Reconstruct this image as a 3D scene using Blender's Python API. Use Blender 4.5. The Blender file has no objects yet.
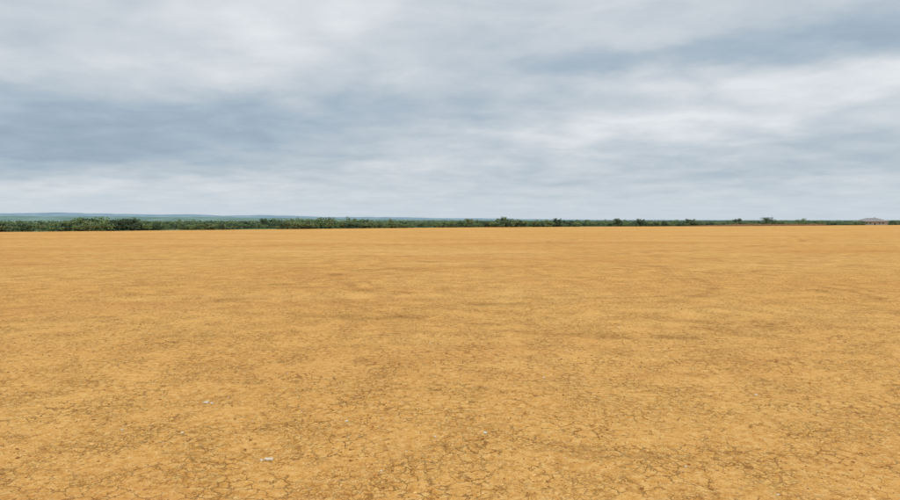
import bpy, math, random
import numpy as np
from mathutils import Vector, noise as mnoise
random.seed(4); rng=np.random.default_rng(4)
scene=bpy.context.scene
scene.view_settings.view_transform='Standard'; scene.view_settings.look='None'
scene.view_settings.exposure=0; scene.view_settings.gamma=1
CAMH=5.0; F=608.0; HY=220.0
def px2w(px,py,h=0.0):
    d=(CAMH-h)*F/(py-HY); return ((px-450)/F*d, d)
def s2l(c):
    r=[]
    for v in c:
        v/=255.0; r.append(v/12.92 if v<=0.04045 else ((v+0.055)/1.055)**2.4)
    return (*r,1)
# ------------------------------------------------ node helper
class NT:
    def __init__(s,nt): s.nt=nt; s.n=nt.nodes; s.l=nt.links
    def node(s,t,**k):
        n=s.n.new(t)
        for a,b in k.items(): setattr(n,a,b)
        return n
    def put(s,sock,v):
        if isinstance(v,bpy.types.NodeSocket): s.l.new(v,sock)
        else: sock.default_value=v
    def m(s,op,a,b=0.0,c=None,clamp=False):
        n=s.node('ShaderNodeMath',operation=op,use_clamp=clamp)
        s.put(n.inputs[0],a); s.put(n.inputs[1],b)
        if c is not None: s.put(n.inputs[2],c)
        return n.outputs[0]
    def v(s,op,a,b=None,out=0):
        n=s.node('ShaderNodeVectorMath',operation=op)
        s.put(n.inputs[0],a)
        if b is not None: s.put(n.inputs[1],b)
        return n.outputs[out]
    def noise(s,vec,scale,detail=4,rough=.55,dist=0.0,col=False):
        n=s.node('ShaderNodeTexNoise'); s.put(n.inputs['Vector'],vec)
        n.inputs['Scale'].default_value=scale; n.inputs['Detail'].default_value=detail
        n.inputs['Roughness'].default_value=rough; n.inputs['Distortion'].default_value=dist
        return n.outputs['Color'] if col else n.outputs[0]
    def smooth(s,x,a,b,lo=0.0,hi=1.0):
        n=s.node('ShaderNodeMapRange',interpolation_type='SMOOTHSTEP')
        s.put(n.inputs[0],x); n.inputs[1].default_value=a; n.inputs[2].default_value=b
        n.inputs[3].default_value=lo; n.inputs[4].default_value=hi
        return n.outputs[0]
    def mix(s,f,a,b,blend='MIX'):
        n=s.node('ShaderNodeMix',data_type='RGBA',blend_type=blend)
        s.put(n.inputs[0],f); s.put(n.inputs[6],a); s.put(n.inputs[7],b)
        return n.outputs[2]
    def comb(s,x,y,z):
        n=s.node('ShaderNodeCombineXYZ'); s.put(n.inputs[0],x); s.put(n.inputs[1],y); s.put(n.inputs[2],z); return n.outputs[0]
    def sep(s,v):
        n=s.node('ShaderNodeSeparateXYZ'); s.put(n.inputs[0],v); return n.outputs
def newmat(name,rough=0.95,spec=0.1):
    m=bpy.data.materials.new(name); m.use_nodes=True
    t=NT(m.node_tree); b=t.n['Principled BSDF']
    b.inputs['Roughness'].default_value=rough; b.inputs['Specular IOR Level'].default_value=spec
    return m,t,b
# ------------------------------------------------ world
SUN_EL=math.radians(62); SUN_ROT=math.radians(215)
w=bpy.data.worlds.new("World"); scene.world=w; w.use_nodes=True
try:
    w.cycles.sampling_method='MANUAL'; w.cycles.sample_map_resolution=256
except Exception: pass
t=NT(w.node_tree); bg=t.n['Background']
tc=t.node('ShaderNodeTexCoord').outputs['Generated']
d=t.v('NORMALIZE',tc); X,Y,Z=t.sep(d)
zc=t.m('MAXIMUM',Z,0.0)
inv=t.m('DIVIDE',1.0,t.m('ADD',zc,0.15))
pv=t.comb(t.m('MULTIPLY',X,inv),t.m('MULTIPLY',t.m('MULTIPLY',Y,inv),1.15),0.0)
pv=t.v('ADD',pv,(3.7,1.3,0))
n1=t.noise(pv,1.1,3,.5,0.3); n2=t.noise(pv,3.2,6,.53,0.25)
az=t.m('ARCTAN2',X,Y); el=t.m('ARCSINE',Z)
ae=t.comb(az,el,0.0)
wv=t.noise(t.comb(t.m('MULTIPLY',az,5.0),t.m('MULTIPLY',el,13.0),1.7),1.0,4,.55,0,True)
wv=t.v('SUBTRACT',wv,(0.5,0.5,0.5)); wv=t.v('MULTIPLY',wv,(0.30,0.11,0.0))
aw=t.v('ADD',ae,wv)
blobs=[(0,140,190,32,-.36),(190,130,190,28,-.22),(430,112,120,20,-.20),(330,98,150,14,-.05),(60,100,160,12,-.08),
       (260,22,120,34,.22),(120,60,160,18,.06),(40,190,260,12,.28),(420,165,110,9,.18),
       (640,128,170,12,.24),(830,80,130,14,.28),(770,48,170,12,-.22),(600,62,120,11,-.14),
       (880,22,120,18,-.10),(540,15,120,20,.08),(700,172,220,14,-.14),(560,88,80,9,.12),
       (890,140,120,10,-.06),(300,188,120,8,-.10),(480,30,60,14,-.08)]
acc=t.m('ADD',0.65,0.0)
for cx,cy,rx,ry,a in blobs:
    u=math.atan((cx-450)/F); vv=math.atan((HY-cy)/F*math.cos(u))
    q=t.v('MULTIPLY',t.v('SUBTRACT',aw,(u,vv,0)),(F/rx,F/ry,0))
    dd=t.v('DOT_PRODUCT',q,q,out=1)
    e=t.m('EXPONENT',t.m('MULTIPLY',dd,-0.8))
    acc=t.m('MULTIPLY_ADD',e,a,acc)
acc=t.m('MULTIPLY_ADD',t.m('SUBTRACT',n1,0.5),0.4,acc)
acc=t.m('MULTIPLY_ADD',t.m('SUBTRACT',n2,0.5),0.62,acc)
cr=t.node('ShaderNodeValToRGB'); t.put(cr.inputs[0],acc)
e=cr.color_ramp.elements
e[0].position=0.0; e[0].color=s2l((146,167,186)); e[1].position=1.0; e[1].color=s2l((230,234,237))
for p,c in [(.28,(166,183,198)),(.5,(186,198,208)),(.72,(206,213,220))]:
    k=e.new(p); k.color=s2l(c)
cloud=cr.outputs[0]
# horizon haze
hz=t.smooth(Z,0.0,0.08,0.7,0.0)
cloud=t.mix(hz,cloud,s2l((202,214,224)))
zen=t.smooth(Z,0.33,0.85,1.0,1.55)
cloud=t.v('SCALE',cloud); cloud.node.inputs['Scale'].default_value=1
t.put(cloud.node.inputs['Scale'],t.m('MULTIPLY',zen,10.0))
sky=t.node('ShaderNodeTexSky'); sky.sky_type='NISHITA'; sky.sun_disc=False
sky.sun_elevation=SUN_EL; sky.sun_rotation=SUN_ROT
col=t.mix(0.95,sky.outputs[0],cloud)
t.put(bg.inputs[0],col); bg.inputs[1].default_value=0.1
# sun
sl=bpy.data.lights.new("sun","SUN"); sl.energy=1.5; sl.angle=math.radians(12); sl.color=(1,.96,.9)
so=bpy.data.objects.new("sun",sl); scene.collection.objects.link(so)
sd=Vector((math.sin(SUN_ROT)*math.cos(SUN_EL),math.cos(SUN_ROT)*math.cos(SUN_EL),math.sin(SUN_EL)))
so.rotation_euler=sd.to_track_quat('Z','Y').to_euler()
# ------------------------------------------------ ground
def edge_y(x): return 405+0.63*x-0.18*abs(x)
def mesh_np(name,V,Fq,smooth=True,mat=None):
    me=bpy.data.meshes.new(name); V=np.asarray(V,dtype=np.float32); Fq=np.asarray(Fq,dtype=np.int32)
    k=Fq.shape[1]; me.vertices.add(len(V)); me.vertices.foreach_set('co',V.ravel())
    me.loops.add(Fq.size); me.loops.foreach_set('vertex_index',Fq.ravel())
    me.polygons.add(len(Fq)); me.polygons.foreach_set('loop_start',np.arange(0,Fq.size,k,dtype=np.int32))
    me.polygons.foreach_set('loop_total',np.full(len(Fq),k,dtype=np.int32))
    me.polygons.foreach_set('use_smooth',np.full(len(Fq),smooth))
    me.update(calc_edges=True); me.validate()
    if mat: me.materials.append(mat)
    return me
def addob(name,me,parent=None):
    o=bpy.data.objects.new(name,me); scene.collection.objects.link(o)
    if parent: o.parent=parent
    return o
def vnoise(x,y,seed,scale):
    r=np.random.default_rng(seed); T=r.random((256,256))
    x=x/scale; y=y/scale; xi=np.floor(x).astype(int); yi=np.floor(y).astype(int); fx=x-xi; fy=y-yi
    fx=fx*fx*(3-2*fx); fy=fy*fy*(3-2*fy)
    g=lambda a,b:T[a%256,b%256]
    return (g(xi,yi)*(1-fx)+g(xi+1,yi)*fx)*(1-fy)+(g(xi,yi+1)*(1-fx)+g(xi+1,yi+1)*fx)*fy-0.5
def hgt(x,y):
    dist=np.hypot(x,y); f=np.clip(1-dist/800,0,1)
    h=0.035*vnoise(x,y,1,0.9)+0.07*vnoise(x,y,2,2.7)+0.14*vnoise(x,y,3,9)+0.3*vnoise(x,y,7,40)*np.clip(dist/60,0,1)
    return h*f
n=760
s=np.linspace(-1,1,n); ax=np.sinh(s*7.6)/np.sinh(7.6)*14000
GX,GY=np.meshgrid(ax,ax+14.0)
GZ=hgt(GX,GY)
V=np.stack([GX.ravel(),GY.ravel(),GZ.ravel()],1)
i=np.arange(n-1); I,J=np.meshgrid(i,i); a=(J*n+I).ravel()
Q=np.stack([a,a+1,a+n+1,a+n],1)
gm,t,b=newmat("dry_orange_soil",1.0,0.05)
P=t.node('ShaderNodeNewGeometry').outputs['Position']
px_,py_,pz_=t.sep(P)
P2=t.comb(px_,py_,0.0)
big=t.noise(P2,0.035,3,.55); med=t.noise(P2,0.35,4,.6,.4); fine=t.noise(P2,5.0,5,.74); grain=t.noise(P2,26,3,.75)
base=t.mix(t.smooth(big,.35,.65),s2l((213,157,82)),s2l((220,169,95)))
base=t.mix(t.smooth(med,.38,.68,0,.6),base,s2l((206,148,76)))
base=t.mix(t.smooth(fine,.42,.70,0,.8),base,s2l((233,192,124)))
base=t.mix(t.smooth(fine,.48,.30,0,.72),base,s2l((177,120,60)))
base=t.mix(t.smooth(grain,.48,.30,0,.85),base,s2l((134,88,46)))
base=t.mix(t.smooth(grain,.60,.72,0,.7),base,s2l((242,216,162)))
# cracks
wd=t.v('MULTIPLY',t.v('SUBTRACT',t.noise(P2,4.0,3,.65,0,True),(0.5,0.5,0.5)),(0.46,0.46,0))
pw=t.v('ADD',P2,wd)
def vor(vec,sc):
    v=t.node('ShaderNodeTexVoronoi',feature='DISTANCE_TO_EDGE'); t.put(v.inputs['Vector'],vec); v.inputs['Scale'].default_value=sc
    return v.outputs['Distance']
c1=t.smooth(vor(pw,2.7),0.008,0.042,1.0,0.0); c2=t.smooth(vor(pw,6.5),0.0,0.09,1.0,0.0)
mk1=t.smooth(t.noise(P2,0.6,4,.75),.41,.57); mk2=t.smooth(t.noise(t.v('ADD',P2,(31,7,0)),0.5,4,.75),.42,.60)
crack=t.m('MAXIMUM',t.m('MULTIPLY',c1,mk1),t.m('MULTIPLY',t.m('MULTIPLY',c2,mk2),0.7))
base=t.mix(t.m('MULTIPLY',crack,0.66),base,s2l((116,72,36)))  # shade of the crack depth painted as dark brown
# disturbed crumbly patches
dp=t.noise(t.v('MULTIPLY',P2,(0.5,1.0,1.0)),0.22,6,.72)
dpm=t.smooth(dp,.54,.67); dpg=t.smooth(t.noise(P2,11,4,.8),.47,.57)
base=t.mix(t.m('MULTIPLY',t.m('MULTIPLY',dpm,dpg),0.6),base,s2l((136,90,50)))
# wheel tracks
tw=t.v('MULTIPLY',t.v('SUBTRACT',t.noise(P2,0.10,3,.55,0,True),(0.5,0.5,0.5)),(5.0,5.0,0))
pt=t.v('ADD',P2,tw)
brk=t.smooth(t.noise(P2,0.11,5,.75),.42,.60); brk2=t.smooth(t.noise(P2,2.6,6,.82),.42,.58)
tr=None
for cx,cy,r,wd_,am in [(6,50,12.8,.65,.9),(6,50,14.8,.65,.9),(9,47,19,.8,1),(9,47,21,.6,.8),(-4,62,25,.7,.7),(14,60,30,.9,.7),(14,60,32.2,.7,.7),
                 (60,-40,118,1.0,.9),(60,-40,120.4,.8,.8),(-40,230,150,1.5,.9),(-40,230,154,1.2,.8),(120,120,96,1.3,.8),(120,120,98.8,1.0,.8),(30,-60,190,2.2,.9),(30,-60,195,1.8,.8),(-60,-100,330,3.6,.8)]:
    ln=t.v('LENGTH',t.v('SUBTRACT',pt,(cx,cy,0)),out=1)
    dd=t.m('ABSOLUTE',t.m('SUBTRACT',ln,float(r)))
    k=t.m('MULTIPLY',t.smooth(dd,wd_*.1,wd_,1.0,0.0),am)
    tr=k if tr is None else t.m('MAXIMUM',tr,k)
trk=t.m('MULTIPLY',t.m('MULTIPLY',tr,brk),t.m('MULTIPLY_ADD',brk2,0.8,0.2))
base=t.mix(t.m('MULTIPLY',trk,0.62),base,s2l((146,94,50)))
# long grading streaks (far)
stv=t.v('MULTIPLY',P2,(0.012,0.06,1.0)); st=t.noise(stv,1.0,6,.7,.6)
base=t.mix(t.smooth(st,.50,.64,0,.42),base,s2l((192,130,74)))
base=t.mix(t.smooth(st,.46,.34,0,.35),base,s2l((228,181,116)))
# brush-covered ground beyond field edge
ed=t.m('SUBTRACT',py_,t.m('ADD',405.0,t.m('SUBTRACT',t.m('MULTIPLY',px_,0.63),t.m('MULTIPLY',t.m('ABSOLUTE',px_),0.18))))
ed=t.m('MULTIPLY_ADD',t.m('SUBTRACT',t.noise(P2,.05,2),.5),14.0,ed)
em=t.smooth(ed,-2,5)
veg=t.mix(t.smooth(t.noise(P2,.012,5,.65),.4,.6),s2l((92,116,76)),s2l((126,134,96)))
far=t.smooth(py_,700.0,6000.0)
veg=t.mix(far,veg,s2l((128,152,156)))  # distance haze painted into the far ground colour
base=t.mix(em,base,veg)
t.put(b.inputs['Base Color'],base)
h=t.m('MULTIPLY_ADD',fine,0.052,t.m('MULTIPLY',grain,0.02))
h=t.m('MULTIPLY_ADD',crack,-0.023,h)
h=t.m('MULTIPLY_ADD',t.m('MULTIPLY',dpm,dpg),0.02,h)
bp=t.node('ShaderNodeBump'); bp.inputs['Strength'].default_value=0.9; bp.inputs['Distance'].default_value=1.0
t.put(bp.inputs['Height'],h); t.put(b.inputs['Normal'],bp.outputs[0])
addob("ground",mesh_np("ground",V,Q,True,gm))
# ------------------------------------------------ clods & stones
def ico():
    import bmesh
    bm=bmesh.new(); bmesh.ops.create_icosphere(bm,subdivisions=1,radius=1)
    v=np.array([x.co[:] for x in bm.verts]); f=np.array([[q.index for q in p.verts] for p in bm.faces]); bm.free(); return v,f
IV,IF=ico()
def scatter_rocks(name,xy,size,mat,flat=.55):
    N=len(xy); 
    jit=1+rng.uniform(-.35,.35,(N,len(IV),1)); v=IV[None]*jit
    v=v*rng.uniform(.6,1.3,(N,1,3)); v[:,:,2]*=flat
    an=rng.uniform(0,6.283,N); c,s_=np.cos(an)[:,None],np.sin(an)[:,None]
    x=v[:,:,0]*c-v[:,:,1]*s_; y=v[:,:,0]*s_+v[:,:,1]*c
    v=np.stack([x,y,v[:,:,2]],2)*size[:,None,None]
    v[:,:,0]+=xy[:,0,None]; v[:,:,1]+=xy[:,1,None]; v[:,:,2]+=(hgt(xy[:,0],xy[:,1])+size*.15)[:,None]
    f=IF[None]+(np.arange(N)*len(IV))[:,None,None]
    return addob(name,mesh_np(name,v.reshape(-1,3),f.reshape(-1,3),False,mat))
cm,t,b=newmat("soil_clod",1,.05)
g=t.node('ShaderNodeNewGeometry'); 
cc=t.node('ShaderNodeValToRGB'); t.put(cc.inputs[0],g.outputs['Random Per Island'])
cc.color_ramp.elements[0].color=s2l((144,94,48)); cc.color_ramp.elements[1].color=s2l((232,188,120))
t.put(b.inputs['Base Color'],cc.outputs[0])
N=65000
dist=8+60*rng.random(N)**1.5; ang=rng.uniform(-1.0,1.0,N)
xy=np.stack([dist*np.sin(ang),dist*np.cos(ang)],1)
keep=(vnoise(xy[:,0],xy[:,1],21,2.5)+vnoise(xy[:,0],xy[:,1],22,.8)*.7+.5)>rng.random(N)*.9
xy=xy[keep]; sz=np.exp(rng.normal(math.log(.014),.5,len(xy))).clip(.006,.045)
scatter_rocks("soil_clods",xy,sz,cm)
wm,t,b=newmat("pale_limestone",.9,.2)
nn=t.noise(t.node('ShaderNodeNewGeometry').outputs['Position'],12,4)
t.put(b.inputs['Base Color'],t.mix(nn,s2l((190,174,148)),s2l((228,216,194))))
pts=[px2w(*p) for p in [(203,405),(209,405.5),(265,463),(258,464),(340,422),(345,424),(380,475),(486,437),(178,436),(117,432),(300,415),(690,470),(760,395),(545,380),(90,350),(620,330),(655,352),(430,345)]]
xy=np.array(pts+[ (random.uniform(-30,30),random.uniform(9,60)) for _ in range(700)])
sz=np.concatenate([rng.uniform(.03,.055,18),rng.uniform(.010,.030,700)])
sz[0]=.095; sz[2]=.085
scatter_rocks("limestone_pebbles",xy,sz,wm,.4)
# ------------------------------------------------ vegetation
def leafmat(name,c1,c2,c3):
    m,t,b=newmat(name,.75,.2)
    g=t.node('ShaderNodeNewGeometry'); oi=t.node('ShaderNodeObjectInfo')
    base=t.mix(g.outputs['Random Per Island'],s2l(c1),s2l(c2))
    base=t.mix(t.m('MULTIPLY',oi.outputs['Random'],.6),base,s2l(c3))
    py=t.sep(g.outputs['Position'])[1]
    base=t.mix(t.smooth(py,200.0,2000.0,0.10,.8),base,s2l((130,150,144)))  # distance haze painted into the leaf colour
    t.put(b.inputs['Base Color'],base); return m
lm=leafmat("mesquite_leaf",(96,120,70),(142,162,98),(138,144,106))
lmd=leafmat("juniper_leaf",(64,84,58),(98,118,78),(88,100,76))
bm_,t,b=newmat("bark",.95,.1)
t.put(b.inputs['Base Color'],t.mix(t.noise(t.node('ShaderNodeNewGeometry').outputs['Position'],6,4),s2l((70,56,44)),s2l((104,88,70))))
def tube(Vs,Fs,p0,p1,r0,r1,k=6):
    p0=Vector(p0);p1=Vector(p1); d=(p1-p0).normalized(); a=d.orthogonal().normalized(); bb=d.cross(a); o=len(Vs)
    for p,r in((p0,r0),(p1,r1)):
        for j in range(k):
            q=6.2832*j/k; Vs.append(tuple(p+a*math.cos(q)*r+bb*math.sin(q)*r))
    for j in range(k): Fs.append((o+j,o+(j+1)%k,o+k+(j+1)%k,o+k+j))
def make_tree(name,H,W,nleaf,ls,seed,leaf,low=.12):
    r=random.Random(seed); Vs=[];Fs=[]
    tips=[]
    nst=r.randint(2,4)
    for q in range(nst):
        a=6.2832*q/nst+r.uniform(-.5,.5); lean=r.uniform(.1,.3)*W
        k=Vector((math.cos(a)*lean*.6,math.sin(a)*lean*.6,H*r.uniform(.28,.42)))
        tube(Vs,Fs,(math.cos(a)*.06,math.sin(a)*.06,-.1),k,.14*H/4,.085*H/4)
        for _ in range(4):
            a2=a+r.uniform(-1.1,1.1); rr=r.uniform(.2,.42)*W
            tip=Vector((math.cos(a2)*rr,math.sin(a2)*rr,H*r.uniform(.45,.88)))
            mid=(k+tip)/2+Vector((r.uniform(-.1,.1),r.uniform(-.1,.1),.12*H))
            tube(Vs,Fs,k,mid,.06*H/4,.04*H/4,5); tube(Vs,Fs,mid,tip,.04*H/4,.012,5); tips.append(tip); tips.append(mid)
    for _ in range(9):
        a=r.uniform(0,6.28); rr=r.uniform(.1,.45)*W; tips.append(Vector((math.cos(a)*rr,math.sin(a)*rr,H*r.uniform(low,.7))))
    nb=len(Fs)
    cl=[(p,r.uniform(.10,.22)*W,r.uniform(.07,.14)*H) for p in tips]
    for _ in range(nleaf):
        p,cw,ch=r.choice(cl)
        u=Vector((r.gauss(0,1),r.gauss(0,1),r.gauss(0,1))).normalized()*r.uniform(.5,1)**.6
        c=p+Vector((u.x*cw,u.y*cw,u.z*ch)); c.z=max(c.z,.08)
        n_=Vector((r.gauss(0,1),r.gauss(0,1),r.gauss(.4,1))).normalized(); a=n_.orthogonal().normalized(); bb=n_.cross(a)
        s_=ls*r.uniform(.5,1.3); o=len(Vs)
        for (x,y) in((-1,-.1),(0,-.55),(1,.1),(0,.6)): Vs.append(tuple(c+a*x*s_*.6+bb*y*s_*.7))
        Fs.append((o,o+1,o+2,o+3))
    me=mesh_np(name,Vs,Fs,False,bm_); me.materials.append(leaf)
    mi=np.ones(len(Fs),dtype=np.int32); mi[:nb]=0; me.polygons.foreach_set('material_index',mi)
    return me
lib=bpy.data.collections.new("brush_variants")
for k in range(8):
    H=[4.2,3.6,4.6,3.0,4.0,2.4,3.4,5.0][k]; W=[5,5.4,5.2,4,6,3.4,4.4,5.6][k]
    me=make_tree("brush",H,W,600,.42,50+k,lm if k%4 else lmd,.08)
    o=bpy.data.objects.new("brush_%d"%k,me); lib.objects.link(o)
pts=[];sc=[]
for _ in range(8000):
    x=random.uniform(-620,900); off=random.random()**1.6*75
    y=edge_y(x)+off+3+8*mnoise.noise(Vector((x/22,1,0)))
    pxx=450+F*x/max(y,1)
    if y<20: continue
    s_=random.uniform(.45,1.15)
    if pxx>600: s_*=.82
    cl=mnoise.noise(Vector((x/30,y/30,0)))
    if cl<-.25 and off<25: continue
    s_*=.95+.7*cl
    pts.append((x,y,-.05)); sc.append(s_)
for _ in range(8000):
    dd=random.random()**1.5*2600+60; x=random.uniform(-1,1)*(600+dd); y=edge_y(x)+dd
    if y<20 : continue
    cl=mnoise.noise(Vector((x/120,y/120,3)))
    if cl<-.2: continue
    pts.append((x,y,-.05)); sc.append(random.uniform(.6,1.0)*(1+.25*cl))
me=bpy.data.meshes.new("distant_trees"); me.from_pydata(pts,[],[])
at=me.attributes.new("sc",'FLOAT','POINT'); at.data.foreach_set('value',sc)
dt=addob("distant_trees",me)
ng=bpy.data.node_groups.new("scatter",'GeometryNodeTree')
ng.interface.new_socket("Geometry",in_out='INPUT',socket_type='NodeSocketGeometry')
ng.interface.new_socket("Geometry",in_out='OUTPUT',socket_type='NodeSocketGeometry')
gi=ng.nodes.new('NodeGroupInput'); go=ng.nodes.new('NodeGroupOutput')
iop=ng.nodes.new('GeometryNodeInstanceOnPoints'); ci=ng.nodes.new('GeometryNodeCollectionInfo')
ci.inputs[0].default_value=lib; ci.inputs['Separate Children'].default_value=True; ci.inputs['Reset Children'].default_value=True
na=ng.nodes.new('GeometryNodeInputNamedAttribute'); na.data_type='FLOAT'; na.inputs[0].default_value="sc"
rv=ng.nodes.new('FunctionNodeRandomValue'); rv.data_type='FLOAT_VECTOR'
rv.inputs[0].default_value=(0,0,0); rv.inputs[1].default_value=(0,0,6.283)
L=ng.links.new
L(gi.outputs[0],iop.inputs['Points']); L(ci.outputs[0],iop.inputs['Instance']); iop.inputs['Pick Instance'].default_value=True
L(rv.outputs[0],iop.inputs['Rotation']); L(na.outputs['Attribute'],iop.inputs['Scale']); L(iop.outputs[0],go.inputs[0])
md=dt.modifiers.new("scatter",'NODES'); md.node_group=ng
# individual trees that stand out
for k,(px,py,H,W,lf) in enumerate([(131,231,6.8,8.5,lmd),(118,231,5.4,6,lmd),(505,227,7.6,8,lmd),(557,226.6,6.8,7,lmd),(470,227.2,6.2,7,lm),(618,226,6.6,7,lmd),
        (737,225.6,7.2,9,lmd),(768,225.4,8.4,13,lmd),(640,226,6.4,8,lmd),(800,225.2,6.8,10,lm),(72,231.5,5.2,7,lm),(330,228.6,5.8,6,lm),(690,225.8,6.6,9,lmd)]):
    x,y=px2w(px,py); y2=edge_y(x)+4; x=x*y2/y
    o=addob("mesquite_tree",make_tree("mesquite_tree",H,W,2600,.36,900+k,lf,.15)); o.location=(x,y2,0)
# ------------------------------------------------ dirt berm
bmt,t,b=newmat("red_dirt",1,.05)
pp=t.node('ShaderNodeNewGeometry').outputs['Position']
t.put(b.inputs['Base Color'],t.mix(t.smooth(t.noise(pp,.4,5,.7),.35,.65),s2l((98,72,50)),s2l((140,102,68))))
xs=np.linspace(170,345,260); ws=np.linspace(-1,1,25); V=[];Q=[]
for a_,x in enumerate(xs):
    f=min(1,(x-170)/60,(345-x)/12); f=max(f,0)
    for b_,u in enumerate(ws):
        y=edge_y(x)-8+u*6
        hh=1.5*f*(1-u*u)**1.3*(1+.45*float(vnoise(np.array(x),np.array(y),31,6))+.25*float(vnoise(np.array(x),np.array(y),32,1.7)))
        V.append((x,y,hh-.12+ .02))
for a_ in range(259):
    for b_ in range(24):
        q=a_*25+b_; Q.append((q,q+25,q+26,q+1))
addob("dirt_berm",mesh_np("dirt_berm",V,Q,True,bmt))
# ------------------------------------------------ hills
def ridge(name,dist,depth,tops,c1,c2,seed):
    m,t,b=newmat(name+"_mat",1,.0)
    pp=t.node('ShaderNodeNewGeometry').outputs['Position']
    t.put(b.inputs['Base Color'],t.mix(t.smooth(t.noise(t.v('MULTIPLY',pp,(1,.5,6)),.006,6,.7),.4,.6),s2l(c1),s2l(c2)))  # hill colours have the aerial haze painted in
    nx=500; ny=16; V=[];Q=[]
    pxs=[p[0] for p in tops]; pys=[p[1] for p in tops]
    X_=np.linspace(-1.5*dist,1.5*dist,nx)
    tp=np.interp(450+F*X_/dist,pxs,pys); hh=(HY-tp)/F*dist+CAMH
    nz=vnoise(X_,X_*0,seed,dist*.06)*.25+vnoise(X_,X_*0,seed+1,dist*.015)*.12+vnoise(X_,X_*0,seed+2,dist*.004)*.06
    for j in range(ny):
        u=j/(ny-1)*2-1; k=(1-u*u)**.8
        for i_ in range(nx):
            V.append((X_[i_],dist+u*depth,(hh[i_]*(1+nz[i_]))*k-2))
    for j in range(ny-1):
        for i_ in range(nx-1):
            q=j*nx+i_; Q.append((q,q+1,q+nx+1,q+nx))
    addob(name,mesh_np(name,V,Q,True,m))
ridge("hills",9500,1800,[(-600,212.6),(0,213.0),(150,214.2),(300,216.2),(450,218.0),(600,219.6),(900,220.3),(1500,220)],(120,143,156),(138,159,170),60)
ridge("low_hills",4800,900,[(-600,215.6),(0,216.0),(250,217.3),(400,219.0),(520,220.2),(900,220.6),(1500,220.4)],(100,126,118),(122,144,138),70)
# ------------------------------------------------ house
hx,hd=px2w(871,225.0); sc_=600/hd; hx*=sc_; hd=600
root=bpy.data.objects.new("brick_house",None); scene.collection.objects.link(root); root.location=(hx,hd,0); root.scale=(.88,.88,.88)
def simple(name,c1,c2,s_=3):
    m,t,b=newmat(name,.9,.2); pp=t.node('ShaderNodeTexCoord').outputs['Object']
    t.put(b.inputs['Base Color'],t.mix(t.noise(pp,s_,5),s2l(c1),s2l(c2))); return m
rm=simple("shingle_roof",(128,124,124),(154,150,150)); wl=simple("pale_brick",(160,156,148),(180,174,164)); gl=simple("window_glass",(30,36,42),(44,52,60)); wt=simple("white_trim",(200,198,190),(220,218,212))
def box(name,c,s_,m):
    v=[(c[0]+x*s_[0]/2,c[1]+y*s_[1]/2,c[2]+z*s_[2]/2) for x in(-1,1) for y in(-1,1) for z in(-1,1)]
    f=[(0,1,3,2),(4,6,7,5),(0,4,5,1),(2,3,7,6),(0,2,6,4),(1,5,7,3)]
    return addob(name,mesh_np(name,v,f,False,m),root)
box("walls",(0,0,2.0),(27,14,4.38),wl)
ev=15.4; ed_=8.6
V=[(-ev,-ed_,4.2),(ev,-ed_,4.2),(ev,ed_,4.2),(-ev,ed_,4.2),(-5,0,8.0),(5,0,8.0)]
me=bpy.data.meshes.new("roof"); me.from_pydata(V,[],[(0,1,5,4),(1,2,5),(2,3,4,5),(3,0,4),(3,2,1,0)]); me.materials.append(rm); addob("roof",me,root)
for k,x in enumerate((-10,-6,4,8)):
    box("window_trim_%d"%k,(x,-7.03,2.2),(2.0,.1,1.7),wt); box("window_%d"%k,(x,-7.1,2.2),(1.7,.1,1.4),gl)
box("door",(-1,-7.05,1.25),(1.2,.12,2.3),simple("door_wood",(70,44,30),(92,60,40)))
box("chimney",(5.5,3,7.6),(1.2,1.0,2.0),wl)
# ------------------------------------------------ camera
cam=bpy.data.cameras.new("camera"); co=bpy.data.objects.new("camera",cam); scene.collection.objects.link(co); scene.camera=co
cam.sensor_width=36; cam.lens=36*F/900; cam.clip_start=.1; cam.clip_end=40000
co.location=(0,0,CAMH); pitch=math.atan((250-HY)/F)
co.rotation_euler=(math.radians(90)-pitch,0,0)
